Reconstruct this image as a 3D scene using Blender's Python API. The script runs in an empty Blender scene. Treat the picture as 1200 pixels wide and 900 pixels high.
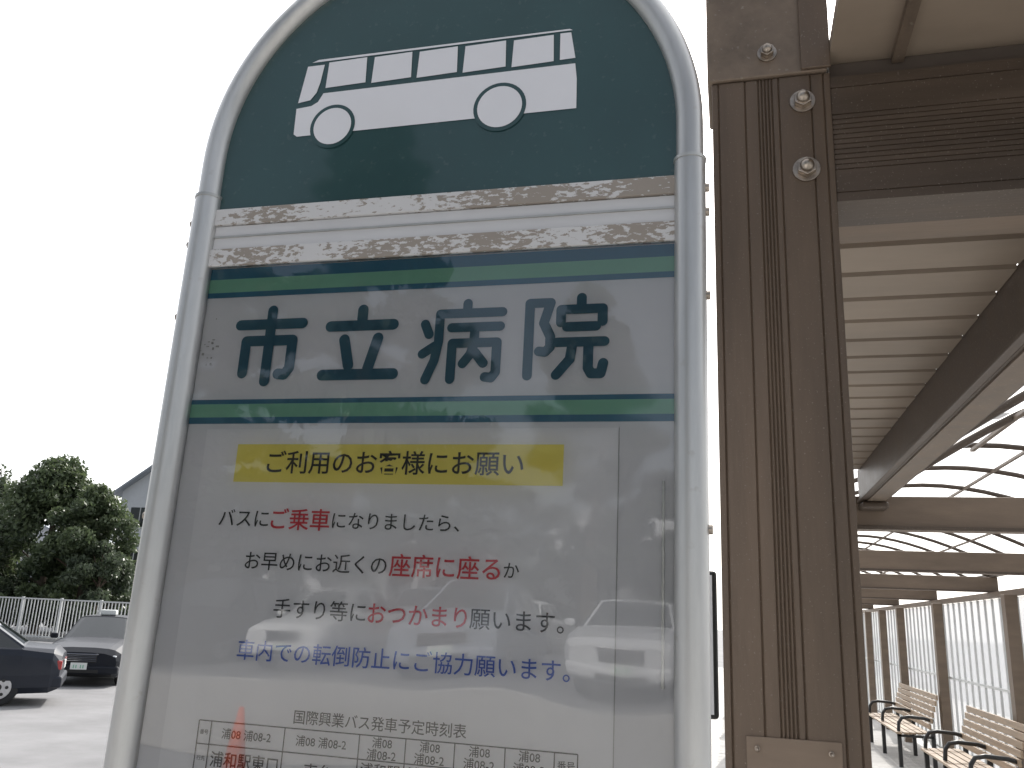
import bpy, bmesh, math, random
import numpy as np
from mathutils import Vector, Matrix
random.seed(7); rng=np.random.default_rng(7)
SC=bpy.context.scene
COL=SC.collection
EYE=1.85     # camera height above the road
# ------------------------------------------------------------------ materials
def newmat(name):
    m=bpy.data.materials.new(name); m.use_nodes=True
    return m,m.node_tree.nodes,m.node_tree.links,m.node_tree.nodes["Principled BSDF"]
def mat(name,col,rough=.5,metal=0,var=.15,scale=8,bump=0,bscale=60,coat=0,spec=.5,stretch=(1,1,1),dust=0,dscale=120):
    m,N,L,b=newmat(name)
    b.inputs["Roughness"].default_value=rough; b.inputs["Metallic"].default_value=metal
    b.inputs["Coat Weight"].default_value=coat; b.inputs["Coat Roughness"].default_value=.05
    b.inputs["Specular IOR Level"].default_value=spec
    tc=N.new("ShaderNodeTexCoord"); mp=N.new("ShaderNodeMapping"); mp.inputs["Scale"].default_value=stretch
    L.new(tc.outputs["Object"],mp.inputs["Vector"])
    n=N.new("ShaderNodeTexNoise"); n.inputs["Scale"].default_value=scale; n.inputs["Detail"].default_value=6
    n.inputs["Roughness"].default_value=.65
    L.new(mp.outputs[0],n.inputs["Vector"])
    r=N.new("ShaderNodeValToRGB"); c=np.array(col)
    r.color_ramp.elements[0].position=.3; r.color_ramp.elements[1].position=.7
    r.color_ramp.elements[0].color=(*(c*(1-var)),1); r.color_ramp.elements[1].color=(*np.minimum(c*(1+var),1),1)
    L.new(n.outputs["Fac"],r.inputs[0]); out=r.outputs[0]
    if dust:   # specks of dust and drip marks
        d=N.new("ShaderNodeTexNoise"); d.inputs["Scale"].default_value=dscale; d.inputs["Detail"].default_value=3; L.new(tc.outputs["Object"],d.inputs[0])
        dr=N.new("ShaderNodeMapRange"); dr.inputs[1].default_value=.64; dr.inputs[2].default_value=.72; dr.inputs[4].default_value=dust; L.new(d.outputs["Fac"],dr.inputs[0])
        mx=N.new("ShaderNodeMix"); mx.data_type='RGBA'; L.new(dr.outputs[0],mx.inputs[0]); L.new(out,mx.inputs[6]); mx.inputs[7].default_value=(.42,.39,.35,1); out=mx.outputs[2]
    L.new(out,b.inputs["Base Color"])
    rr=N.new("ShaderNodeMapRange"); rr.inputs[3].default_value=max(0.02,rough-.1*min(1,var*4)); rr.inputs[4].default_value=min(1,rough+.1*min(1,var*4))
    L.new(n.outputs["Fac"],rr.inputs[0]); L.new(rr.outputs[0],b.inputs["Roughness"])
    if bump:
        n2=N.new("ShaderNodeTexNoise"); n2.inputs["Scale"].default_value=bscale; n2.inputs["Detail"].default_value=4
        L.new(mp.outputs[0],n2.inputs["Vector"])
        bp=N.new("ShaderNodeBump"); bp.inputs["Strength"].default_value=bump; bp.inputs["Distance"].default_value=.01
        L.new(n2.outputs["Fac"],bp.inputs["Height"]); L.new(bp.outputs[0],b.inputs["Normal"])
    return m
M={}
M['alu']=mat("brushed_aluminium",(.56,.56,.55),.36,.7,.16,22,stretch=(1,1,.15),dust=.35,dscale=70)
M['alu2']=mat("aluminium_sleeve",(.50,.50,.48),.42,.8,.12,30)
M['steel']=mat("bolt_steel",(.38,.33,.28),.35,1,.35,60)
M['green']=mat("sign_green",(.013,.052,.053),.35,0,.14,5,coat=1,dust=.05,dscale=160)
M['white']=mat("sign_white",(.72,.72,.75),.35,0,.03,5,coat=.6)
M['panel']=mat("panel_white",(.81,.81,.83),.5,0,.05,6)
M['strip']=mat("blank_strip_white",(.56,.56,.57),.5,0,.09,9,stretch=(.3,1,1))
M['paper']=mat("poster_paper",(.87,.87,.885),.6,0,.02,9)
M['ink']=mat("black_ink",(.04,.04,.042),.6,0,.1,9)
M['red']=mat("red_ink",(.66,.06,.08),.6,0,.1,9)
M['blue']=mat("blue_ink",(.10,.18,.60),.6,0,.1,9)
M['yellow']=mat("yellow_print",(.90,.80,.20),.6,0,.03,9)
M['sblue']=mat("stripe_blue",(.045,.17,.27),.5,0,.05,9)
M['sgreen']=mat("stripe_green",(.25,.53,.38),.5,0,.05,9)
M['teal']=mat("teal_letters",(.030,.115,.170),.5,0,.05,9)
M['post']=mat("brown_anodised",(.105,.074,.051),.42,.2,.25,9,.06,150,stretch=(1,1,.12),dust=.25,dscale=260)
M['beam']=mat("beam_brown",(.078,.057,.042),.45,.2,.25,12,.05,120,stretch=(.12,1,1),dust=.3,dscale=220)
M['beaml']=mat("crossbeam_brown",(.165,.122,.088),.5,.15,.2,9,.05,120,stretch=(.2,1,1))
M['postlt']=mat("brown_cap",(.165,.125,.092),.45,.3,.25,14,.05,120,dust=.25,dscale=90)
M['soff']=mat("soffit_metal",(.235,.187,.142),.5,0,.2,3,stretch=(.3,1,1))
M['soffd']=mat("soffit_joint",(.07,.055,.045),.6,0,.1,5)
M['black']=mat("black_frame",(.02,.02,.02),.4,0,.2,30)
M['wood']=mat("bench_wood",(.34,.25,.17),.5,0,.25,25,.1,90,stretch=(1,.1,1))
M['tyre']=mat("tyre",(.025,.025,.026),.8,0,.2,30)
M['rim']=mat("wheel_cover",(.55,.55,.56),.3,.8,.1,30)
M['glass']=mat("car_glass",(.02,.025,.028),.04,0,.1,3,coat=.2)
M['lamp']=mat("headlight",(.75,.78,.8),.08,.3,.1,60,coat=1)
M['tail']=mat("tail_light",(.35,.01,.01),.15,0,.1,60,coat=1)
M['chrome']=mat("chrome",(.8,.8,.82),.12,1,.05,30)
M['plate']=mat("number_plate",(.75,.77,.74),.4,0,.05,60)
M['asph']=mat("asphalt",(.205,.205,.21),.85,0,.24,.6,.5,180,spec=.25)
M['pave']=mat("paving",(.42,.41,.39),.8,0,.12,2,.3,120)
M['kerb']=mat("kerb_concrete",(.42,.41,.39),.8,0,.15,5,.3,80)
M['paint']=mat("road_paint",(.72,.72,.70),.7,0,.15,6)
M['fence']=mat("fence_paint",(.60,.61,.60),.5,0,.06,5)
M['wall']=mat("house_wall",(.64,.65,.67),.8,0,.06,3,.1,40)
M['roof']=mat("house_roof",(.30,.33,.37),.6,0,.12,4,.2,30)
M['trunk']=mat("bark",(.10,.075,.055),.9,0,.3,12,.6,40)
M['cone']=mat("cone_orange",(.75,.12,.03),.5,0,.1,9)
def peeled():
    m,N,L,b=newmat("peeling_paint_rail")
    tc=N.new("ShaderNodeTexCoord"); mp=N.new("ShaderNodeMapping"); mp.inputs["Scale"].default_value=(.55,1,1.3)
    L.new(tc.outputs["Object"],mp.inputs[0])
    n=N.new("ShaderNodeTexNoise"); n.inputs["Scale"].default_value=230; n.inputs["Detail"].default_value=5;n.inputs["Roughness"].default_value=.65
    n2=N.new("ShaderNodeTexNoise"); n2.inputs["Scale"].default_value=11; n2.inputs["Detail"].default_value=2
    L.new(mp.outputs[0],n.inputs[0]); L.new(tc.outputs["Object"],n2.inputs[0])
    a=N.new("ShaderNodeMath"); a.operation='MULTIPLY_ADD'; a.inputs[1].default_value=.9
    L.new(n2.outputs["Fac"],a.inputs[0]); L.new(n.outputs["Fac"],a.inputs[2])
    r=N.new("ShaderNodeValToRGB"); e=r.color_ramp.elements
    e[0].position=.975;e[0].color=(.57,.565,.565,1);e[1].position=.995;e[1].color=(.29,.255,.22,1)
    L.new(a.outputs[0],r.inputs[0])
    L.new(r.outputs[0],b.inputs["Base Color"]); b.inputs["Roughness"].default_value=.5
    bp=N.new("ShaderNodeBump"); bp.inputs["Strength"].default_value=.5; bp.inputs["Distance"].default_value=.0005; bp.invert=True
    L.new(r.outputs[0],bp.inputs["Height"]); L.new(bp.outputs[0],b.inputs["Normal"])
    return m
M['peel']=peeled()
def acrylic():
    m,N,L,b=newmat("clear_acrylic"); N.remove(b)
    o=N["Material Output"]; t=N.new("ShaderNodeBsdfTransparent"); g=N.new("ShaderNodeBsdfGlossy")
    f=N.new("ShaderNodeFresnel"); f.inputs["IOR"].default_value=1.92
    mx=N.new("ShaderNodeMixShader")
    n=N.new("ShaderNodeTexNoise"); n.inputs["Scale"].default_value=4; n.inputs["Detail"].default_value=1; tc=N.new("ShaderNodeTexCoord"); L.new(tc.outputs["Object"],n.inputs[0])
    n3=N.new("ShaderNodeTexNoise"); n3.inputs["Scale"].default_value=9; n3.inputs["Detail"].default_value=6; L.new(tc.outputs["Object"],n3.inputs[0])
    q=N.new("ShaderNodeMapRange"); q.inputs[1].default_value=.45; q.inputs[2].default_value=.7; q.inputs[3].default_value=.015; q.inputs[4].default_value=.07; L.new(n3.outputs["Fac"],q.inputs[0]); L.new(q.outputs[0],g.inputs["Roughness"])
    bp=N.new("ShaderNodeBump"); bp.inputs["Strength"].default_value=.3; bp.inputs["Distance"].default_value=.01
    L.new(n.outputs["Fac"],bp.inputs["Height"]); L.new(bp.outputs[0],g.inputs["Normal"])
    L.new(f.outputs[0],mx.inputs[0]); L.new(t.outputs[0],mx.inputs[1]); L.new(g.outputs[0],mx.inputs[2]); L.new(mx.outputs[0],o.inputs[0])
    t.inputs[0].default_value=(1,1,1,1)
    return m
M['acryl']=acrylic()
def poly(name,a0,a1):
    m,N,L,b=newmat(name); N.remove(b); o=N["Material Output"]
    t=N.new("ShaderNodeBsdfTransparent"); t.inputs[0].default_value=(.95,.955,.96,1)
    d=N.new("ShaderNodeBsdfTranslucent"); d.inputs[0].default_value=(.88,.885,.89,1)
    d2=N.new("ShaderNodeBsdfDiffuse"); d2.inputs[0].default_value=(.8,.81,.82,1)
    a=N.new("ShaderNodeMixShader"); a.inputs[0].default_value=.25; c=N.new("ShaderNodeMixShader")
    n=N.new("ShaderNodeTexNoise"); n.inputs["Scale"].default_value=2; tc=N.new("ShaderNodeTexCoord"); L.new(tc.outputs["Object"],n.inputs[0])
    mr=N.new("ShaderNodeMapRange"); mr.inputs[3].default_value=a0; mr.inputs[4].default_value=a1; L.new(n.outputs["Fac"],mr.inputs[0])
    L.new(d.outputs[0],a.inputs[1]); L.new(d2.outputs[0],a.inputs[2]); L.new(mr.outputs[0],c.inputs[0]); L.new(t.outputs[0],c.inputs[1]); L.new(a.outputs[0],c.inputs[2]); L.new(c.outputs[0],o.inputs[0])
    return m
M['poly']=poly("polycarbonate",.2,.5); M['polyw']=poly("polycarbonate_wall",.35,.55)
def leafmat(name,c0,c1):
    m,N,L,b=newmat(name); o=N["Material Output"]
    at=N.new("ShaderNodeAttribute"); at.attribute_name="clump_shade"  # leaf tone with painted clump shading plus random spread
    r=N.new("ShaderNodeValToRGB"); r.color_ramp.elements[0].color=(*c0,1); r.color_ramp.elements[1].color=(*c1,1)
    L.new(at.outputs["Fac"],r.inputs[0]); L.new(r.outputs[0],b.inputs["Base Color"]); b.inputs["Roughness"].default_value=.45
    t=N.new("ShaderNodeBsdfTranslucent"); L.new(r.outputs[0],t.inputs[0])
    mx=N.new("ShaderNodeMixShader"); mx.inputs[0].default_value=.35
    L.new(b.outputs[0],mx.inputs[1]); L.new(t.outputs[0],mx.inputs[2]); L.new(mx.outputs[0],o.inputs[0])
    return m
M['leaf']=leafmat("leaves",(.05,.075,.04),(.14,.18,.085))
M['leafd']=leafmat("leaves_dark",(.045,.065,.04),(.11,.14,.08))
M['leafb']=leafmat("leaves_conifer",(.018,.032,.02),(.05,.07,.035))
# ------------------------------------------------------------------ geometry helpers
def empty(name,loc=(0,0,0),rot=(0,0,0)):
    e=bpy.data.objects.new(name,None); COL.objects.link(e); e.location=loc; e.rotation_euler=rot; e.empty_display_size=.2; return e
def obj(name,me,parent=None,mats=()):
    o=bpy.data.objects.new(name,me); COL.objects.link(o)
    for m in mats: me.materials.append(m)
    if parent: o.parent=parent
    return o
def mesh(name,v,f,m,parent=None,smooth=False):
    me=bpy.data.meshes.new(name); me.from_pydata([tuple(map(float,a)) for a in v],[],f); me.update()
    if smooth:
        for p in me.polygons: p.use_smooth=True
    return obj(name,me,parent,[m])
def bevel(o,w,s=2):
    b=o.modifiers.new("b",'BEVEL'); b.width=w; b.segments=s; b.limit_method='ANGLE'; b.angle_limit=.6; return o
def box(name,a,b,m,parent=None,bev=0):
    x0,y0,z0=a;x1,y1,z1=b
    v=[(x0,y0,z0),(x1,y0,z0),(x1,y1,z0),(x0,y1,z0),(x0,y0,z1),(x1,y0,z1),(x1,y1,z1),(x0,y1,z1)]
    f=[(0,3,2,1),(4,5,6,7),(0,1,5,4),(1,2,6,5),(2,3,7,6),(3,0,4,7)]
    o=mesh(name,v,f,m,parent)
    if bev: bevel(o,bev)
    return o
def multibox(name,lst,m,parent=None,bev=0):
    V=[];Fc=[]
    for a,b in lst:
        x0,y0,z0=a;x1,y1,z1=b;k=len(V)
        V+=[(x0,y0,z0),(x1,y0,z0),(x1,y1,z0),(x0,y1,z0),(x0,y0,z1),(x1,y0,z1),(x1,y1,z1),(x0,y1,z1)]
        Fc+=[tuple(i+k for i in t) for t in [(0,3,2,1),(4,5,6,7),(0,1,5,4),(1,2,6,5),(2,3,7,6),(3,0,4,7)]]
    o=mesh(name,V,Fc,m,parent)
    if bev: bevel(o,bev)
    return o
def tube(name,pts,r,m,parent=None,res=8,cyc=False):
    c=bpy.data.curves.new(name,'CURVE'); c.dimensions='3D'; c.bevel_depth=r; c.bevel_resolution=res; c.use_fill_caps=True
    s=c.splines.new('POLY'); s.points.add(len(pts)-1)
    for p,q in zip(s.points,pts): p.co=(*q,1)
    s.use_cyclic_u=cyc; s.use_smooth=True
    o=bpy.data.objects.new(name,c); COL.objects.link(o); c.materials.append(m)
    if parent: o.parent=parent
    return o
def cyl(name,c,r,h,axis,m,parent=None,seg=32,bev=0,r2=None):
    bm=bmesh.new(); bmesh.ops.create_cone(bm,cap_ends=True,segments=seg,radius1=r,radius2=r if r2 is None else r2,depth=h)
    R={'X':Matrix.Rotation(math.pi/2,4,'Y'),'Y':Matrix.Rotation(math.pi/2,4,'X'),'Z':Matrix.Identity(4)}[axis]
    bmesh.ops.transform(bm,matrix=Matrix.Translation(c)@R,verts=bm.verts)
    me=bpy.data.meshes.new(name); bm.to_mesh(me); bm.free()
    for p in me.polygons: p.use_smooth=len(p.vertices)==4
    o=obj(name,me,parent,[m])
    if bev: bevel(o,bev)
    return o
def flat(name,pts,y,m,parent):   # polygon on the sign plane (x,z), always wound to face the reader
    A=sum(pts[i][0]*pts[(i+1)%len(pts)][1]-pts[(i+1)%len(pts)][0]*pts[i][1] for i in range(len(pts)))
    if A<0: pts=pts[::-1]
    return mesh(name,[(a,y,b) for a,b in pts],[tuple(range(len(pts)))],m,parent)
def bolt(name,c,r,parent):
    cyl(name+"_washer",(c[0],c[1]-.001,c[2]),r*1.35,.004,'Y',M['steel'],parent,24,.0006)
    cyl(name+"_nut",(c[0],c[1]-.009,c[2]),r,.013,'Y',M['steel'],parent,6,.0012)
    bm=bmesh.new(); bmesh.ops.create_uvsphere(bm,u_segments=20,v_segments=12,radius=r*.72)
    bmesh.ops.transform(bm,matrix=Matrix.Translation((c[0],c[1]-.015,c[2])),verts=bm.verts)
    me=bpy.data.meshes.new(name+"_cap"); bm.to_mesh(me); bm.free()
    for p in me.polygons: p.use_smooth=True
    obj(name+"_cap",me,parent,[M['steel']])
# ------------------------------------------------------------------ BUS STOP SIGN
S=empty("bus_stop_sign",(-.2716,.6945,EYE+.1243),(0,math.radians(.388),0))
VB=-.86
def arch(R,v0,vb,n=48):
    return [(-R,vb)]+[(-R*math.cos(t),v0+R*math.sin(t)) for t in np.linspace(0,math.pi,n)]+[(R,vb)]
P=arch(.236,.31,VB); n=len(P)
V=[(a,.0,b) for a,b in P]+[(a,.035,b) for a,b in P]
Fc=[tuple(range(n)),tuple(range(2*n-1,n-1,-1))]+[(i,(i+1)%n,(i+1)%n+n,i+n) for i in range(n)]
mesh("housing",V,Fc,M['panel'],S)
flat("green_top",[( a,b) for a,b in arch(.2345,.31,.2585)],-.0035,M['green'],S)
box("rail_upper",(-.2345,-.0075,.2405),(.2345,-.001,.2580),M['peel'],S,.001)
box("blank_strip",(-.2345,-.0045,.2150),(.2345,-.001,.2400),M['strip'],S,.0006)
box("rail_lower",(-.2345,-.0075,.1960),(.2345,-.001,.2145),M['peel'],S,.001)
box("rail_groove",(-.2345,-.0060,.2270),(.2345,-.0046,.2290),M['alu2'],S)
def strip(nm,v0,v1,m): flat(nm,[(-.2345,v0),(.2345,v0),(.2345,v1),(-.2345,v1)],-.0006,m,S)
strip("stripe_blue_a",.184,.1955,M['sblue']);strip("stripe_green_a",.170,.184,M['sgreen']);strip("stripe_blue_b",.1645,.170,M['sblue'])
strip("stripe_blue_c",.0568,.0612,M['sblue']);strip("stripe_green_b",.0440,.0568,M['sgreen']);strip("stripe_blue_d",.0378,.0440,M['sblue'])
def strokes(name,u0,u1,v0,v1,lst,w):
    V=[];Fc=[];d=0
    for st in lst:
        pts=[Vector((u0+(u1-u0)*a,v0+(v1-v0)*b)) for a,b in st]
        for i in range(len(pts)-1):
            p,q=pts[i],pts[i+1]; ang=math.atan2(q.y-p.y,q.x-p.x); k=len(V)
            for c,s in ((q,-90),(p,90)):
                for j in range(9):
                    t=ang+math.radians(s+j*22.5); V.append((c.x+w/2*math.cos(t),-.0009-d*.00002,c.y+w/2*math.sin(t)))
            Fc.append(tuple(range(k,len(V)))); d+=1
    mesh(name,V,Fc,M['teal'],S)
strokes("letter_shi",-.186,-.120,.080,.149,[[(.5,1),(.5,.84)],[(0,.80),(1,.80)],[(.13,.10),(.13,.56),(.87,.56),(.87,.16),(.80,.07),(.70,.08)],[(.5,.80),(.5,-.02)]],.0105)
strokes("letter_ritsu",-.094,-.024,.082,.146,[[(.5,1),(.5,.80)],[(.05,.76),(.95,.76)],[(.27,.55),(.36,.16)],[(.75,.56),(.64,.10)],[(0,.02),(1,.02)]],.0105)
strokes("letter_byo",.003,.076,.077,.148,[[(.55,1),(.55,.88)],[(.20,.87),(1,.87)],[(.20,.87),(.20,.5),(.16,.25),(.06,.0)],[(.01,.74),(.07,.60)],[(.0,.34),(.15,.44)],[(.36,.68),(.98,.68)],[(.38,.0),(.38,.47),(.95,.47),(.95,.08),(.90,.01),(.82,.02)],[(.66,.66),(.66,.45),(.62,.32),(.53,.20)],[(.68,.34),(.79,.20)]],.0088)
strokes("letter_in",.099,.168,.079,.149,[[(.03,.0),(.03,.95),(.30,.95),(.22,.68),(.31,.50),(.31,.36),(.25,.30),(.17,.31)],[(.70,1),(.70,.86)],[(.44,.68),(.44,.85),(.97,.85),(.97,.68)],[(.52,.62),(.89,.62)],[(.40,.42),(1,.42)],[(.60,.42),(.57,.2),(.40,.0)],[(.80,.42),(.80,.08),(.84,.01),(.96,.01),(.99,.14)]],.0088)
flat("poster_sheet",[(-.206,.0325),(.1815,.0325),(.1815,-.62),(-.206,-.62)],-.0008,M['paper'],S)
tube("poster_edge",[(.182,-.0012,.0325),(.182,-.0012,-.62)],.0003,M['alu2'],S,2)
box("cover_edge_trim",(.2175,-.0040,-.17),(.2195,-.0008,-.012),M['alu2'],S)
flat("yellow_banner",[(-.171,.0182),(.136,.0182),(.136,-.0168),(-.171,-.0168)],-.0012,M['yellow'],S)
TX=[]
def text(body,u0,u1,vc,m,bold=0,y=-.0016,hs=1):
    c=bpy.data.curves.new("txt",'FONT'); c.body=body; c.size=1; c.offset=bold; c.resolution_u=3
    o=bpy.data.objects.new("text_"+str(len(TX)),c); COL.objects.link(o); TX.append((o,u0,u1,vc,m,y,hs))
B=.009
text("ご利用のお客様にお願い",-.1385,.102,.0012,M['ink'],.009)
text("バスに",-.180,-.130,-.050,M['ink'],.002); text("ご乗車",-.1275,-.0705,-.050,M['red'],B); text("になりましたら、",-.068,.049,-.050,M['ink'],.002)
text("お早めにお近くの",-.148,-.0135,-.087,M['ink'],.002); text("座席に座る",-.011,.0865,-.0865,M['red'],B); text("か",.0895,.1025,-.087,M['ink'],.002)
text("手すり等に",-.1145,-.0285,-.1265,M['ink'],.002); text("おつかまり",-.0265,.0605,-.1265,M['red'],B); text("願います。",.063,.141,-.1265,M['ink'],.002)
text("車内での転倒防止にご協力願います。",-.1445,.147,-.1625,M['blue'],.004)
text("国際興業バス発車予定時刻表",-.084,.066,-.2125,M['ink'],.004)
cols=[-.172,-.160,-.091,-.024,.016,.057,.098,.137,.155]; rows=[-.2215,-.240,-.262]+[-.262-.0155*i for i in range(1,20)]
text("番号",-.170,-.162,-.2305,M['ink'],.006); text("行先",-.170,-.162,-.251,M['ink'],.006); text("番号",.1395,.153,-.2305,M['ink'],.006)
text("浦08 浦08-2",-.149,-.103,-.2305,M['ink'],.006); text("浦08 浦08-2",-.080,-.035,-.2305,M['ink'],.006)
for k,(a,b) in enumerate(((-.024,.016),(.016,.057),(.057,.098),(.098,.137))):
    text("浦08",(a+b)/2-.0085,(a+b)/2+.0085,-.2265,M['ink'],.006); text("浦08-2",(a+b)/2-.0125,(a+b)/2+.0125,-.2355,M['ink'],.006)
text("浦和駅東口",-.157,-.094,-.251,M['ink'],.008); text("南台",-.070,-.046,-.253,M['ink'],.008)
for a,b in ((-.024,.016),(.016,.057),(.057,.098),(.098,.137)): text("浦和駅",(a+b)/2-.017,(a+b)/2+.017,-.2475,M['ink'],.008); text("西口",(a+b)/2-.010,(a+b)/2+.010,-.2570,M['ink'],.006)
for i in range(2,len(rows)-1):
    vc=(rows[i]+rows[i+1])/2
    text(str(i-1+4),-.169,-.163,vc,M['ink'],.01)
    for a,b in zip(cols[1:-2],cols[2:-1]):
        text("%d:%02d"%(i+4,random.randrange(60)),(a+b)/2-.011,(a+b)/2+.011,vc,M['ink'],.006)
bl=[]
for v in rows: bl.append(((cols[0],-.0014,v-.00045),(cols[-1],-.0010,v+.00045)))
for u in cols: bl.append(((u-.00045,-.00152,rows[-1]),(u+.00045,-.00142,rows[0])))
multibox("timetable_grid",bl,M['ink'],S)
bpy.context.view_layer.update(); dg=bpy.context.evaluated_depsgraph_get()
groups={}
for o,u0,u1,vc,m,y,hs in TX:
    me=bpy.data.meshes.new_from_object(o.evaluated_get(dg)); n=len(me.vertices)
    a=np.zeros(n*3); me.vertices.foreach_get("co",a); a=a.reshape(-1,3)
    if n==0: continue
    mn,mxx=a[:,0].min(),a[:,0].max(); s=(u1-u0)/(mxx-mn); cz=.36 if o.data.body[0]>'z' else (a[:,1].min()+a[:,1].max())/2
    vv=np.stack([u0+(a[:,0]-mn)*s,np.full(n,y),vc+(a[:,1]-cz)*s*hs],1)
    g=groups.setdefault(m.name,[[],[],m]); k=len(g[0]); g[0]+=vv.tolist(); g[1]+=[tuple(i+k for i in p.vertices) for p in me.polygons]
    bpy.data.meshes.remove(me)
for o,*_ in TX: bpy.data.objects.remove(o)
for k,(v,f,m) in groups.items(): mesh("lettering_"+k,v,f,m,S)
# scuff marks at the left of the heading
sc=[]
for i in range(16):
    u=-.215+rng.normal(0,.007); v=.115+rng.normal(0,.02); sc.append(((u,-.00075,v),(u+rng.uniform(.0006,.0035),-.00065,v+rng.uniform(.0005,.0025))))
multibox("scuffs",sc,M['alu2'],S)
yb=-.0042
def circ(c,r,n=40): return [(c[0]+r*math.cos(t),c[1]+r*math.sin(t)) for t in np.linspace(0,2*math.pi,n,endpoint=False)]
flat("bus_body",[(-.1545,.3675),(-.138,.3690),(-.131,.3730),(-.126,.3825),(.1345,.3850),(.1365,.368),(.137,.3365),(-.150,.3350),(-.154,.338)],yb,M['white'],S)
flat("bus_roofline",[(-.143,.4205),(-.136,.4232),(.128,.4240),(.131,.4222)],yb,M['white'],S)
flat("bus_door_window",[(-.1475,.4165),(-.1285,.4165),(-.1310,.396),(-.134,.384),(-.140,.376),(-.1535,.374)],yb,M['white'],S)
for i,(a,b) in enumerate(((-.1245,-.0815),(-.074,-.0325),(-.0255,.0155),(.0225,.065),(.072,.1125))):
    flat("bus_window_%d"%i,[(a,.3885),(b+.001,.3900),(b,.4195),(a+.001,.4185)],yb,M['white'],S)
flat("bus_window_rear",[(.1195,.3905),(.1345,.3910),(.1295,.4200),(.1190,.4200)],yb,M['white'],S)
for nm,c,ra,rw in (("rear",(.0625,.346),.0262,.0222),("front",(-.1115,.343),.0245,.0205)):
    flat("bus_arch_"+nm,circ(c,ra),yb-.0003,M['green'],S); flat("bus_wheel_"+nm,circ(c,rw),yb-.0006,M['white'],S)
flat("acrylic_cover",[(-.2345,.1955),(.2345,.1955),(.2345,VB),(-.2345,VB)],-.0048,M['acryl'],S)
R=.2405
up=[(-R,0,.27)]+[(-R*math.cos(t),0,.31+R*math.sin(t)) for t in np.linspace(0,math.pi,64)]+[(R,0,.27)]
tube("arch_tube",[(a,-.004,c) for a,_,c in up],.0118,M['alu'],S,10)
zg=-(EYE+.1243)+.15
for s,nm in ((-1,"left"),(1,"right")):
    tube("upright_"+nm,[(s*R,-.004,.272),(s*R,-.004,zg)],.0135,M['alu'],S,10)
    tube("sleeve_"+nm,[(s*R,-.004,.2735),(s*R,-.004,.2705)],.0142,M['alu2'],S,10)
    cyl("foot_"+nm,(s*R,-.004,zg+.01),.05,.02,'Z',M['alu2'],S,32,.003)
    for k,v in enumerate((.245,.222,.145,-.05)):
        cyl("rivet_%s_%d"%(nm,k),(s*(R+.0135),-.004,v),.0038,.006,'X',M['steel'],S,12,.0008)
box("bottom_rail",(-.2345,-.012,VB-.02),(.2345,.036,VB),M['alu'],S,.002)
# ------------------------------------------------------------------ SHELTER
SH=empty("bus_shelter")
Z=lambda z:z+EYE
GZ=.15
def extr(name,prof,a,b,axis,m,parent):
    n=len(prof)
    if axis=='Z': V=[(p,q,a) for p,q in prof]+[(p,q,b) for p,q in prof]
    if axis=='X': V=[(a,p,q) for p,q in prof]+[(b,p,q) for p,q in prof]
    Fc=[tuple(range(n)),tuple(range(2*n-1,n-1,-1))]+[(i,i+n,(i+1)%n+n,(i+1)%n) for i in range(n)]
    o=mesh(name,V,Fc,m,parent)
    bm=bmesh.new(); bm.from_mesh(o.data); bmesh.ops.recalc_face_normals(bm,faces=bm.faces); bm.to_mesh(o.data); bm.free()
    return o
def grooved(a0,a1,d0,d1,gr,gw=.0035,gd=.004):
    pr=[(a0,d0)]
    for g in gr: pr+=[(g-gw/2,d0),(g-gw/2+.0006,d0+gd),(g+gw/2-.0006,d0+gd),(g+gw/2,d0)]
    return pr+[(a1,d0),(a1,d1),(a0,d1)]
x0,x1=-.0195,.190
pr=grooved(x0,x1,1.45,1.60,[x0+g for g in (.012,.060,.084,.090,.096,.102,.108,.120,.176,.198)],.003,.003)
bevel(extr("main_post",pr,GZ,Z(.985),'Z',M['post'],SH),.0010,1)
box("post_cap",(x0-.008,1.444,Z(.987)),(x1-.004,1.61,Z(1.40)),M['postlt'],SH,.004)
box("post_cap_rib",(x0+.16,1.436,Z(.990)),(x1+.002,1.4435,Z(1.40)),M['post'],SH,.002)
bolt("bolt_a",(.141,1.449,Z(.930)),.0165,SH); bolt("bolt_b",(.142,1.449,Z(.792)),.0175,SH); bolt("bolt_c",(.082,1.443,Z(1.035)),.013,SH)
box("post_plate",(.012,1.4462,Z(-.40)),(.150,1.4495,Z(-.158)),M['beaml'],SH,.002)
bolt("plate_screw_a",(.028,1.446,Z(-.175)),.003,SH); bolt("plate_screw_b",(.134,1.446,Z(-.175)),.003,SH)
pb=[(q,p) for p,q in grooved(Z(.728),Z(.978),1.455,1.56,[Z(z) for z in (.745,.79,.80,.81,.82,.83,.84,.85,.86,.87,.88,.89,.90,.955)],.003,.0025)]
extr("front_beam",pb,x1+.001,3.0,'X',M['beam'],SH)
box("front_overhang",(x1+.002,.85,Z(1.02)),(3.0,1.62,Z(1.045)),M['soff'],SH)
box("overhang_fillet",(x1+.003,1.475,Z(.980)),(3.0,1.53,Z(1.018)),M['soffd'],SH)
multibox("overhang_ribs",[((x,.86,Z(1.004)),(x+.02,1.47,Z(1.0195))) for x in np.arange(.30,3.0,.33)],M['postlt'],SH)
def ribs(y0,y1,zt,x0,x1,pitch=.165):
    V=[];Fc=[];ys=[]
    y=y0
    while y<y1: ys+=[(y,0),(y+pitch*.86,.002),(y+pitch*.88,.014),(y+pitch*.97,.014)]; y+=pitch
    for (yy,d) in ys: V+=[(x0,yy,zt+d),(x1,yy,zt+d)]
    Fc=[(2*i,2*i+1,2*i+3,2*i+2) for i in range(len(ys)-1)]
    return V,Fc
V,Fc=ribs(1.66,4.62,Z(.80),.034,.628); mesh("soffit_panels",V,Fc,M['soff'],SH)
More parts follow.
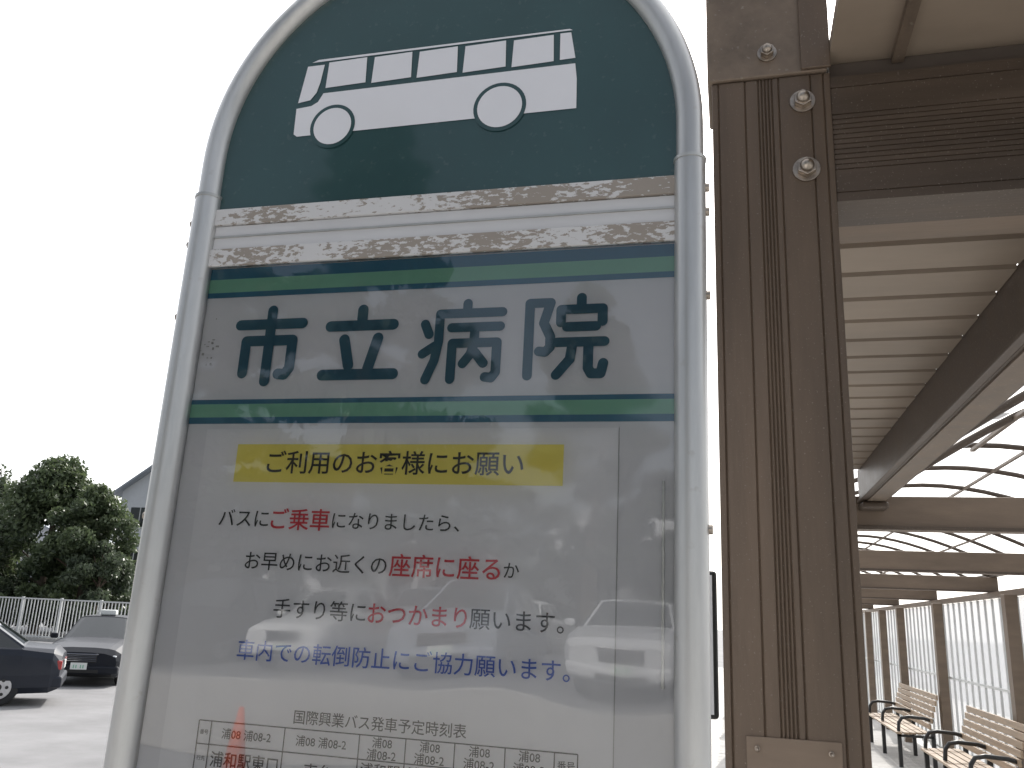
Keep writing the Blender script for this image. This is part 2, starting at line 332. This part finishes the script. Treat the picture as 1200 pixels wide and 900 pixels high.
box("soffit_top",(.034,1.62,Z(.825)),(.628,4.7,Z(.85)),M['soffd'],SH)
box("soffit_front_trim",(x1+.002,1.562,Z(.735)),(.628,1.655,Z(.81)),M['beaml'],SH,.003)
box("soffit_edge_left",(.0,1.62,Z(.76)),(.032,4.7,Z(.86)),M['beam'],SH)
multibox("long_beam",[((.630,1.562,Z(.655)),(.642,4.69,Z(.81))),((.6425,1.562,Z(.640)),(.745,4.69,Z(.665))),((.733,1.562,Z(.6655)),(.745,4.69,Z(.85))),((.618,1.562,Z(.640)),(.642,4.69,Z(.654)))],M['beam'],SH,.002)
box("long_beam_soffit",(.652,1.57,Z(.634)),(.733,4.68,Z(.6395)),M['postlt'],SH)
box("beam_end",(.625,4.55,Z(.60)),(.75,4.692,Z(.632)),M['beam'],SH,.01)
CB=[4.70,7.85,11.0,14.15,17.3,20.4]
for i,y in enumerate(CB):
    box("cross_beam_%d"%i,(-.02,y,Z(.51)),(2.90,y+.10,Z(.68)),M['beaml'],SH,.004)
    box("cross_beam_lip_%d"%i,(-.02,y-.012,Z(.51)),(2.90,y-.001,Z(.528)),M['beam'],SH,.002)
    box("left_post_%d"%i,(-.02,y+.101,GZ),(.13,y+.25,Z(.68)),M['post'],SH,.004)
def vault(y0,y1,xa,xb,zb,zp,nm):
    pts=[(xa+(xb-xa)*t,zb+(zp-zb)*math.sin(math.pi*t)) for t in np.linspace(0,1,21)]
    V=[(x,y,Z(z)) for y in (y0,y1) for x,z in pts]; n=21
    mesh("vault_sheet_"+nm,V,[(i,i+1,i+1+n,i+n) for i in range(n-1)],M['poly'],SH,True)
    k=0; y=y0+.02
    while y<y1:
        tube("vault_rib_%s_%d"%(nm,k),[(x,y,Z(z-.022)) for x,z in pts],.017,M['beam'],SH,2); k+=1; y+=.78
    for j in (4,8,12,16):
        x,z=pts[j]; box("vault_purlin_%s_%d"%(nm,j),(x-.010,y0,Z(z-.040)),(x+.010,y1,Z(z-.025)),M['postlt'],SH)
vault(1.62,4.69,.76,2.86,.70,1.12,"a"); vault(4.82,24.,.0,2.86,.70,1.15,"b")
box("eaves_beam_right",(2.80,1.62,Z(.45)),(2.90,24,Z(.508)),M['beaml'],SH)
box("eaves_top_right",(2.83,1.62,Z(.682)),(2.90,24,Z(.72)),M['beam'],SH)
for i,y in enumerate((1.5,4.7,7.2,10.0,13.4,16.3,18.2,20.1,22.)):
    box("wall_post_%d"%i,(2.68,y,GZ),(2.80,y+.14,Z(.449)),M['beaml'],SH,.004)
box("wall_sheet",(2.86,1.6,GZ+.1),(2.866,24,Z(.44)),M['polyw'],SH)
multibox("wall_mullions",[((2.835,y,GZ+.1),(2.858,y+.025,Z(.44))) for y in np.arange(1.8,24,.31)]+[((2.825,1.6,Z(z)),(2.834,24,Z(z)+.03)) for z in (-1.55,-.55)],M['fence'],SH)
def bench(name,x,y0,y1):
    E=empty(name,(x,0,GZ))
    sl=[]
    for k in range(5): sl.append(((-.42+k*.085,y0,.42+.004*k),(-.42+k*.085+.075,y1,.445+.004*k)))
    for k in range(6): sl.append(((-.005+k*.022,y0,.50+k*.075),(.020+k*.022,y1,.567+k*.075)))
    multibox("slats",sl,M['wood'],E,.004)
    for i,y in enumerate((y0+.05,(y0+y1)/2,y1-.1)):
        multibox("frame_%d"%i,[((-.40,y,0),(-.35,y+.05,.415)),((.02,y,0),(.07,y+.05,.50)),((-.40,y,.38),(.05,y+.05,.412))],M['black'],E,.004)
        tube("armrest_%d"%i,[(-.38,y+.025,.45),(-.37,y+.025,.56),(-.33,y+.025,.62),(-.24,y+.025,.64),(-.05,y+.025,.63),(.06,y+.025,.60)],.022,M['black'],E,4)
bench("bench",2.48,9.4,11.6); bench("bench",2.48,13.2,16.0); bench("bench",2.48,5.2,7.2)
NB=empty("notice_board")
bevel(box("frame",(-.56,5.0,Z(-.48)),(-.095,5.05,Z(.30)),M['black'],NB),.02,3)
box("poster",(-.535,4.994,Z(-.455)),(-.12,4.998,Z(.275)),M['paper'],NB)
multibox("legs",[((-.50,5.01,GZ),(-.46,5.04,Z(-.47))),((-.20,5.01,GZ),(-.16,5.04,Z(-.47)))],M['black'],NB)
# ------------------------------------------------------------------ GROUND
def sheet(name,x0,y0,x1,y1,z,m): return mesh(name,[(x0,y0,z),(x1,y0,z),(x1,y1,z),(x0,y1,z)],[(0,1,2,3)],m)
sheet("ground",-400,-300,400,500,0,M['asph'])
box("pavement",(-.9,-6,.004),(6,40,.15),M['pave'])
box("kerb",(-1.06,-6,.002),(-.903,40,.145),M['kerb'],None,.012)
pl=[]
for x in np.arange(-.9,6,.3): pl.append(((x,-6,.146),(x+.006,40,.1515)))
for y in np.arange(-6,40,.3): pl.append(((-.9,y,.146),(6,y+.006,.1512)))
multibox("paving_joints",pl,M['kerb'])
mk=[]
for x in np.arange(-34,-3,2.7): mk.append(((x,19.5,.001),(x+.13,24.5,.006)))
mk.append(((-34,18.9,.001),(-3,19.05,.006))); mk.append(((-4.2,-6,.001),(-4.05,40,.006)))
multibox("road_markings",mk,M['paint'])
box("raised_reflection_lot",(-45,-60,0.003),(20,-9,.80),M['asph'])  # unseen lot, its raised height invented to lift car reflections in the cover
box("added_lot_wall",(-45,-8.995,.002),(20,-8.8,.95),M['kerb'],None,.02)  # unseen wall added to edge the invented raised lot
# ------------------------------------------------------------------ CARS
paints={}
def paint(c):
    if c not in paints:
        dk=max(c)<.1
        paints[c]=mat("car_paint_%d"%len(paints),c,.38,.0,.06,3,coat=.12 if dk else .45,spec=.25 if dk else .5)
    return paints[c]
def build_body(st,pm,parent,k):
    rings=[]
    bm=bmesh.new(); n=None
    for (x,w,z0,zb,wt,zt) in st:
        h=[(w*.90,z0),(w*.985,z0+.10),(w,z0+.30),(w*.985,zb-.10),(w*.955,zb),(wt,zt-.035),(wt*.80,zt-.006),(wt*.35,zt+.012)]
        pts=h+[(-a,b) for a,b in h[::-1]]
        rings.append([bm.verts.new((x,a,b)) for a,b in pts])
    n=16; fm={}
    for i in range(len(rings)-1):
        for j in range(n-1):
            f=bm.faces.new((rings[i][j],rings[i][j+1],rings[i+1][j+1],rings[i+1][j])); fm[(i,j)]=f
        f=bm.faces.new((rings[i][n-1],rings[i][0],rings[i+1][0],rings[i+1][n-1])); fm[(i,n-1)]=f; f.material_index=2
    bm.faces.new(rings[0]); bm.faces.new(rings[-1][::-1])
    bmesh.ops.recalc_face_normals(bm,faces=bm.faces)
    grp=[[fm[(3,j)] for j in range(5,10)],[fm[(6,j)] for j in range(5,10)]]
    for j in (4,10): grp+=[[fm[(4,j)]],[fm[(5,j)]],[fm[(3,j)]],[fm[(6,j)]]]
    for g in grp:
        r=bmesh.ops.inset_region(bm,faces=g,thickness=.035,depth=-.006,use_even_offset=True)
        for f in g: f.material_index=1
    me=bpy.data.meshes.new("body"); bm.to_mesh(me); bm.free()
    o=obj("body",me,parent,[pm,M['glass'],M['black']])
    cut=[]
    wxs=(st[0][0]-.86,st[-1][0]+.90)
    for wx in wxs:
        for s in (-1,1):
            c=cyl("cut",(wx,s*.80,.31),.365,.36,'Y',M['black']); cut.append(c)
            b=o.modifiers.new("c",'BOOLEAN'); b.operation='DIFFERENCE'; b.object=c; b.solver='EXACT'
    bv=o.modifiers.new("bv",'BEVEL'); bv.width=.018; bv.segments=2; bv.limit_method='ANGLE'; bv.angle_limit=.45
    bpy.context.view_layer.update(); dgp=bpy.context.evaluated_depsgraph_get()
    m2=bpy.data.meshes.new_from_object(o.evaluated_get(dgp)); o.modifiers.clear(); o.data=m2
    for c in cut: bpy.data.objects.remove(c)
    return o,wxs
CARC={}
def make_car(name,loc,rot,color,kind="sedan"):
    E=empty(name,loc,(0,0,rot)); key=(color,kind)
    if key in CARC:
        for o in CARC[key]:
            c=o.copy(); COL.objects.link(c); c.parent=E
        return E
    if kind=="sedan":
        st=[(2.32,.74,.26,.62,.58,.70),(2.20,.82,.20,.70,.66,.80),(1.75,.85,.19,.80,.70,.89),(1.02,.85,.19,.90,.72,.965),(.30,.85,.19,.93,.56,1.44),(-.42,.85,.19,.94,.57,1.47),(-1.10,.85,.19,.94,.55,1.42),(-1.72,.85,.20,.93,.72,1.01),(-2.20,.83,.22,.88,.68,.98),(-2.34,.76,.28,.72,.62,.86)]
    else:
        st=[(2.15,.74,.26,.66,.58,.76),(2.05,.82,.20,.74,.66,.86),(1.70,.85,.19,.86,.70,.96),(1.15,.85,.19,.96,.72,1.04),(.35,.85,.19,.98,.60,1.60),(-.50,.85,.19,.98,.61,1.64),(-1.45,.85,.19,.98,.59,1.60),(-1.98,.84,.22,.96,.66,1.10),(-2.06,.83,.22,.86,.68,.98),(-2.12,.78,.28,.70,.62,.84)]
    pm=paint(color)
    body,wxs=build_body(st,pm,E,0)
    L0,L1=st[0][0],st[-1][0]
    parts=[body]
    for i,wx in enumerate(wxs):
        for s in (-1,1):
            t=cyl("tyre_%d%d"%(i,s>0),(wx,s*.735,.31),.31,.20,'Y',M['tyre'],E,36,.03); r=cyl("rim_%d%d"%(i,s>0),(wx,s*.835,.31),.20,.02,'Y',M['rim'],E,24,.006)
            hub=cyl("hub_%d%d"%(i,s>0),(wx,s*.85,.31),.055,.02,'Y',M['black'],E,16,.004)
            parts+=[t,r,hub]
            for a in range(6):
                th=a*math.pi/3; q=cyl("vent_%d%d%d"%(i,s>0,a),(wx+.13*math.cos(th),s*.8455,.31+.13*math.sin(th)),.028,.006,'Y',M['black'],E,12); parts.append(q)
    parts+=[box("grille",(L0-.05,-.33,.50),(L0+.012,.33,.66),M['black'],E,.01),
      box("grille_trim",(L0-.05,-.35,.665),(L0+.02,.35,.685),M['chrome'],E,.004),
      multibox("grille_bars",[((L0+.010,-.32,z),(L0+.018,.32,z+.012)) for z in (.53,.565,.60,.635)],M['chrome'],E),
      box("lamp_l",(L0-.14,.36,.52),(L0-.003,.72,.66),M['lamp'],E,.02),box("lamp_r",(L0-.14,-.72,.52),(L0-.003,-.36,.66),M['lamp'],E,.02),
      box("bumper_f",(L0-.22,-.80,.27),(L0+.05,.80,.44),pm,E,.04),box("bumper_r",(L1-.06,-.80,.30),(L1+.22,.80,.50),pm,E,.04),
      box("intake",(L0+.03,-.40,.29),(L0+.054,.40,.36),M['black'],E,.004),
      box("plate_f",(L0+.052,-.165,.36),(L0+.062,.165,.50),M['plate'],E),box("plate_r",(L1-.035,-.165,.60),(L1-.015,.165,.74),M['plate'],E),
      multibox("plate_digits",[((L0+.0621,y,.385),(L0+.0635,y+.022,.455)) for y in (-.11,-.06,.03,.08)],M['sgreen'],E),
      box("tail_l",(L1-.02,.42,.60),(L1+.14,.77,.76),M['tail'],E,.02),box("tail_r",(L1-.02,-.77,.60),(L1+.14,-.42,.76),M['tail'],E,.02),
      box("sill_trim_l",(-1.0,.845,.42),(1.2,.862,.46),M['chrome'],E,.004),box("sill_trim_r",(-1.0,-.862,.42),(1.2,-.845,.46),M['chrome'],E,.004)]
    for s in (-1,1):
        parts.append(box("mirror_%d"%(s>0),(.80,min(s*.86,s*1.02),.93),(.90,max(s*.86,s*1.02),1.05),pm,E,.03))
        for hx in (.15,-.85): parts.append(box("handle_%d_%d"%(s>0,hx>0),(hx-.10,min(s*.845,s*.872),.80),(hx+.06,max(s*.845,s*.872),.825),M['chrome'],E,.004))
        for dx in (.85,-.30,-1.25): parts.append(box("shut_%d_%d"%(s>0,dx*10),(dx,min(s*.83,s*.853),.35),(dx+.008,max(s*.83,s*.853),.88),M['black'],E))
    CARC[key]=parts
    return E
BLK=(.014,.016,.022)
tx=make_car("taxi",(-14.85,18.65,0),math.radians(-62),BLK)
box("roof_lamp",(-.10,-.18,1.47),(.10,.18,1.60),M['plate'],tx,.03)
make_car("parked_car",(-13.90,12.68,0),math.radians(218),(.022,.026,.036))
cl=[(.75,.76,.77),(.62,.63,.65),BLK,(.75,.76,.77),(.30,.33,.38),(.62,.63,.65),(.75,.76,.77),BLK,(.62,.63,.65),(.75,.76,.77)]
for i,c in enumerate(cl):
    make_car("parked_car",(-15.5+i*2.75,-14.2-(i%3)*.15,.80),math.radians(90+random.uniform(-3,3)),c,"sedan" if i%2 else "hatch")
for i,c in enumerate(cl[3:]):
    make_car("parked_car",(-14+i*2.8,-24,.80),math.radians(-90+random.uniform(-3,3)),c,"sedan" if i%2 else "hatch")
CN=empty("traffic_cone",(-5.6,-8.0,0)); cyl("cone",(0,0,.37),.15,.68,'Z',M['cone'],CN,28,0,.03); box("base",(-.19,-.19,.002),(.19,.19,.03),M['cone'],CN,.01)
# ------------------------------------------------------------------ FENCE
FN=empty("fence")
fl=[]
for x in np.arange(-46,-9,.17): fl.append(((x,32,.12),(x+.035,32.03,1.70)))
for x in np.arange(-46,-9,2.0): fl.append(((x,31.97,0),(x+.09,32.06,1.80)))
fl+=[((-46,31.98,1.70),(-9,32.05,1.76)),((-46,31.98,.15),(-9,32.05,.21))]
multibox("rails_and_bars",fl,M['fence'],FN)
box("plinth",(-46,31.9,0.003),(-9,32.12,.12),M['kerb'],FN)
# ------------------------------------------------------------------ HOUSES
def house(name,x0,y0,x1,y1,h,rh,axis='Y'):
    E=empty(name)
    box("walls",(x0,y0,0),(x1,y1,h),M['wall'],E)
    xm=(x0+x1)/2;o=.5
    if axis=='Y':
        mesh("gable_front",[(x0,y0+.002,h),(x1,y0+.002,h),(xm,y0+.002,h+rh)],[(0,1,2)],M['wall'],E)
        for s,nm in ((x0-o,"a"),(x1+o,"b")):
            zz=h-rh*o/((x1-x0)/2)
            V=[(s,y0-o,zz),(s,y1+o,zz),(xm,y1+o,h+rh+.05),(xm,y0-o,h+rh+.05)]
            V+=[(a,b,c+.15) for a,b,c in V]
            mesh("roof_"+nm,V,[(0,1,2,3),(4,5,6,7),(0,3,7,4),(0,1,5,4),(1,2,6,5)],M['roof'],E)
    else: box("parapet",(x0-.1,y0-.1,h+.002),(x1+.1,y1+.1,h+.25),M['wall'],E)
    w=[];fr=[]
    for fy in ((y0-.02,y0+.05),(y1-.05,y1+.02)):
        for zz in np.arange(1.0,h-1.4,2.8):
            for xx in np.arange(x0+.9,x1-1.6,2.6):
                w.append(((xx,fy[0],zz),(xx+1.5,fy[1],zz+1.3))); fr.append(((xx-.06,fy[0]-.01,zz-.08),(xx+1.56,fy[1]+.01,zz-.002))); fr.append(((xx+.72,fy[0]-.012,zz),(xx+.78,fy[1]+.012,zz+1.3)))
    if w: multibox("windows",w,M['glass'],E); multibox("window_frames",fr,M['fence'],E)
house("house",-40.3,50,-30,60,9.0,3.4); house("house",-72,70,-58,82,6,2.5)
house("white_building",-9,-52,2,-42,7.2,0,'X'); house("house",-26,-52,-15,-42,5.6,2.4)
# ------------------------------------------------------------------ TREES
def foliage(name,centers,rad,nper,size,m,parent,flatz=.7):
    A=[];cs=[]
    for (c,r) in zip(centers,rad):
        d=rng.normal(size=(nper,3)); d/=np.linalg.norm(d,axis=1)[:,None]
        rr=r*(rng.random(nper)**.45)[:,None]
        p=np.array(c)+d*rr*np.array([1,1,flatz]); cs.append(p)
        A.append(np.clip(.25+.5*(d[:,2]*.5+.5)*(rr[:,0]/r)+rng.normal(0,.15,nper)+rng.normal(0,.12),0,1))  # paints clumps lit on top and rim, shaded inside and below, plus random
    P=np.concatenate(cs);A=np.concatenate(A);n=len(P)
    a=rng.normal(size=(n,3));a/=np.linalg.norm(a,axis=1)[:,None];b=np.cross(a,rng.normal(size=(n,3)));b/=np.linalg.norm(b,axis=1)[:,None]
    s=size*(.6+.8*rng.random(n))[:,None]
    V=np.stack([P-a*s,P-b*s*.45,P+a*s,P+b*s*.45],1).reshape(-1,3)
    me=bpy.data.meshes.new(name); me.vertices.add(4*n); me.vertices.foreach_set("co",V.ravel()); me.loops.add(4*n); me.loops.foreach_set("vertex_index",np.arange(4*n,dtype=np.int32))
    me.polygons.add(n); me.polygons.foreach_set("loop_start",np.arange(0,4*n,4,dtype=np.int32)); me.polygons.foreach_set("loop_total",np.full(n,4,dtype=np.int32)); me.update(calc_edges=True)
    at=me.attributes.new("clump_shade",'FLOAT','FACE'); at.data.foreach_set("value",A.astype(np.float32))
    return obj(name,me,parent,[m])
def limb(name,p0,p1,r0,r1,parent):
    p0=Vector(p0);p1=Vector(p1);d=(p1-p0);q=d.to_track_quat('Z','Y').to_matrix().to_4x4()
    bm=bmesh.new(); bmesh.ops.create_cone(bm,cap_ends=True,segments=10,radius1=r0,radius2=r1,depth=d.length)
    bmesh.ops.transform(bm,matrix=Matrix.Translation((p0+p1)/2)@q,verts=bm.verts); me=bpy.data.meshes.new(name); bm.to_mesh(me); bm.free(); obj(name,me,parent,[M['trunk']])
def tree(name,x,y,h,r,nc=60,nper=260,size=.13,m='leaf',low=.08,z0=0):
    E=empty(name,(x,y,z0)); limb("trunk",(0,0,0),(0,0,h*.6),.22*h/8,.10*h/8,E)
    C=[];Rr=[]
    for i in range(nc):
        t=rng.random(); z=h*(low+(1-low)*t)*.93
        prof=math.sin(math.pi*min(1,(t*.66+.34)))**.55
        a=rng.random()*2*math.pi; q=r*prof*(rng.random()**.5)
        c=(q*math.cos(a),q*math.sin(a),z); C.append(c); Rr.append(r*rng.uniform(.20,.36))
        if i<14: limb("limb_%d"%i,(0,0,min(h*.58,z*.7)),c,.06*h/8,.02,E)
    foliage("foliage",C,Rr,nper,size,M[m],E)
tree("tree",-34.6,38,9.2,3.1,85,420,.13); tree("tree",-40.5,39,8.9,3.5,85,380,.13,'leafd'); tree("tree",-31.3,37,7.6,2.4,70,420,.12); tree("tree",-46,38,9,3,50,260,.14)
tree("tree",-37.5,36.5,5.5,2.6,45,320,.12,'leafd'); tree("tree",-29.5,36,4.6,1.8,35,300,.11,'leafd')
def conifer(name,x,y,h,r,z0=0):
    E=empty(name,(x,y,z0)); limb("trunk",(0,0,0),(0,0,h*.97),.28,.04,E); C=[];Rr=[]
    for i in range(130):
        t=rng.random()**.8; z=h*(.18+.80*t); q=r*(1-t)**.75*rng.uniform(.35,1); a=rng.random()*2*math.pi
        C.append((q*math.cos(a),q*math.sin(a),z-.12*q)); Rr.append(.45+.55*(1-t))
        if i%4==0: limb("limb_%d"%i,(0,0,z+.2),C[-1],.05,.015,E)
    foliage("foliage",C,Rr,200,.16,M['leafb'],E,.4)
conifer("conifer_tree",-9.0,-17.5,14.5,4.2,.8); conifer("conifer_tree",-14.5,-20,12,3.8,.8); conifer("conifer_tree",-5.0,-30,14,4.2,.8)
for i in range(7): tree("tree",-34+i*5.2+rng.uniform(-1,1),-40-rng.uniform(0,2),rng.uniform(5,7.5),2.6,36,160,.20,'leafb',.12,.8)
# ------------------------------------------------------------------ LIGHT
EL=43; AZ=6
dirv=Vector((math.sin(math.radians(AZ))*math.cos(math.radians(EL)),math.cos(math.radians(AZ))*math.cos(math.radians(EL)),math.sin(math.radians(EL))))
w=bpy.data.worlds.new("World"); SC.world=w; w.use_nodes=True; N=w.node_tree.nodes; L=w.node_tree.links
bg=N["Background"]; sk=N.new("ShaderNodeTexSky"); sk.sky_type='NISHITA'; sk.sun_disc=False
sk.sun_elevation=math.radians(EL); sk.sun_rotation=math.radians(AZ); sk.dust_density=4; sk.air_density=1.0; sk.ozone_density=1
hs=N.new("ShaderNodeHueSaturation"); hs.inputs["Saturation"].default_value=.5; L.new(sk.outputs[0],hs.inputs["Color"])
# thin bright haze veil that scatters forward, i.e. is strongest on the sun's side of the sky
tc=N.new("ShaderNodeTexCoord"); dt=N.new("ShaderNodeVectorMath"); dt.operation='DOT_PRODUCT'; dt.inputs[1].default_value=dirv
L.new(tc.outputs["Generated"],dt.inputs[0])
mr=N.new("ShaderNodeMapRange"); mr.interpolation_type='SMOOTHSTEP'; mr.inputs[1].default_value=-.25; mr.inputs[2].default_value=.75; mr.inputs[3].default_value=0; mr.inputs[4].default_value=7.5
L.new(dt.outputs["Value"],mr.inputs[0])
nz=N.new("ShaderNodeTexNoise"); nz.inputs["Scale"].default_value=2.2; nz.inputs["Detail"].default_value=5; L.new(tc.outputs["Generated"],nz.inputs[0])
m2=N.new("ShaderNodeMapRange"); m2.inputs[3].default_value=.85; m2.inputs[4].default_value=1.15; L.new(nz.outputs["Fac"],m2.inputs[0])
mu=N.new("ShaderNodeMath"); mu.operation='MULTIPLY'; L.new(mr.outputs[0],mu.inputs[0]); L.new(m2.outputs[0],mu.inputs[1])
cb=N.new("ShaderNodeCombineColor")
for i in range(3): L.new(mu.outputs[0],cb.inputs[i])
ad=N.new("ShaderNodeMix"); ad.data_type='RGBA'; ad.blend_type='ADD'; ad.inputs[0].default_value=1
L.new(hs.outputs[0],ad.inputs[6]); L.new(cb.outputs[0],ad.inputs[7]); L.new(ad.outputs[2],bg.inputs[0]); bg.inputs[1].default_value=.15
sd=bpy.data.lights.new("sun",'SUN'); sd.energy=5; sd.angle=math.radians(.5); sd.color=(1,.96,.90)
so=bpy.data.objects.new("sun",sd); COL.objects.link(so)
so.rotation_euler=dirv.to_track_quat('Z','Y').to_euler()
# ------------------------------------------------------------------ CAMERA
p,r,yaw=[math.radians(t) for t in (15.232,2.593,14.780)]
F=Vector((0,math.cos(p),math.sin(p)));R0=Vector((1,0,0));U0=Vector((0,-math.sin(p),math.cos(p)))
Rv=math.cos(r)*R0+math.sin(r)*U0;Uv=-math.sin(r)*R0+math.cos(r)*U0
Ym=Matrix.Rotation(yaw,3,'Z'); Rv,Uv,F=Ym@Rv,Ym@Uv,Ym@F
mw=Matrix(((Rv.x,Uv.x,-F.x,0),(Rv.y,Uv.y,-F.y,0),(Rv.z,Uv.z,-F.z,EYE),(0,0,0,1)))
cd=bpy.data.cameras.new("camera"); cd.sensor_width=36; cd.lens=1003.2/1200*36; cd.clip_start=.02; cd.clip_end=2000
co=bpy.data.objects.new("camera",cd); COL.objects.link(co); co.matrix_world=mw; SC.camera=co
SC.view_settings.view_transform='Standard'; SC.view_settings.look='None'; SC.view_settings.exposure=0
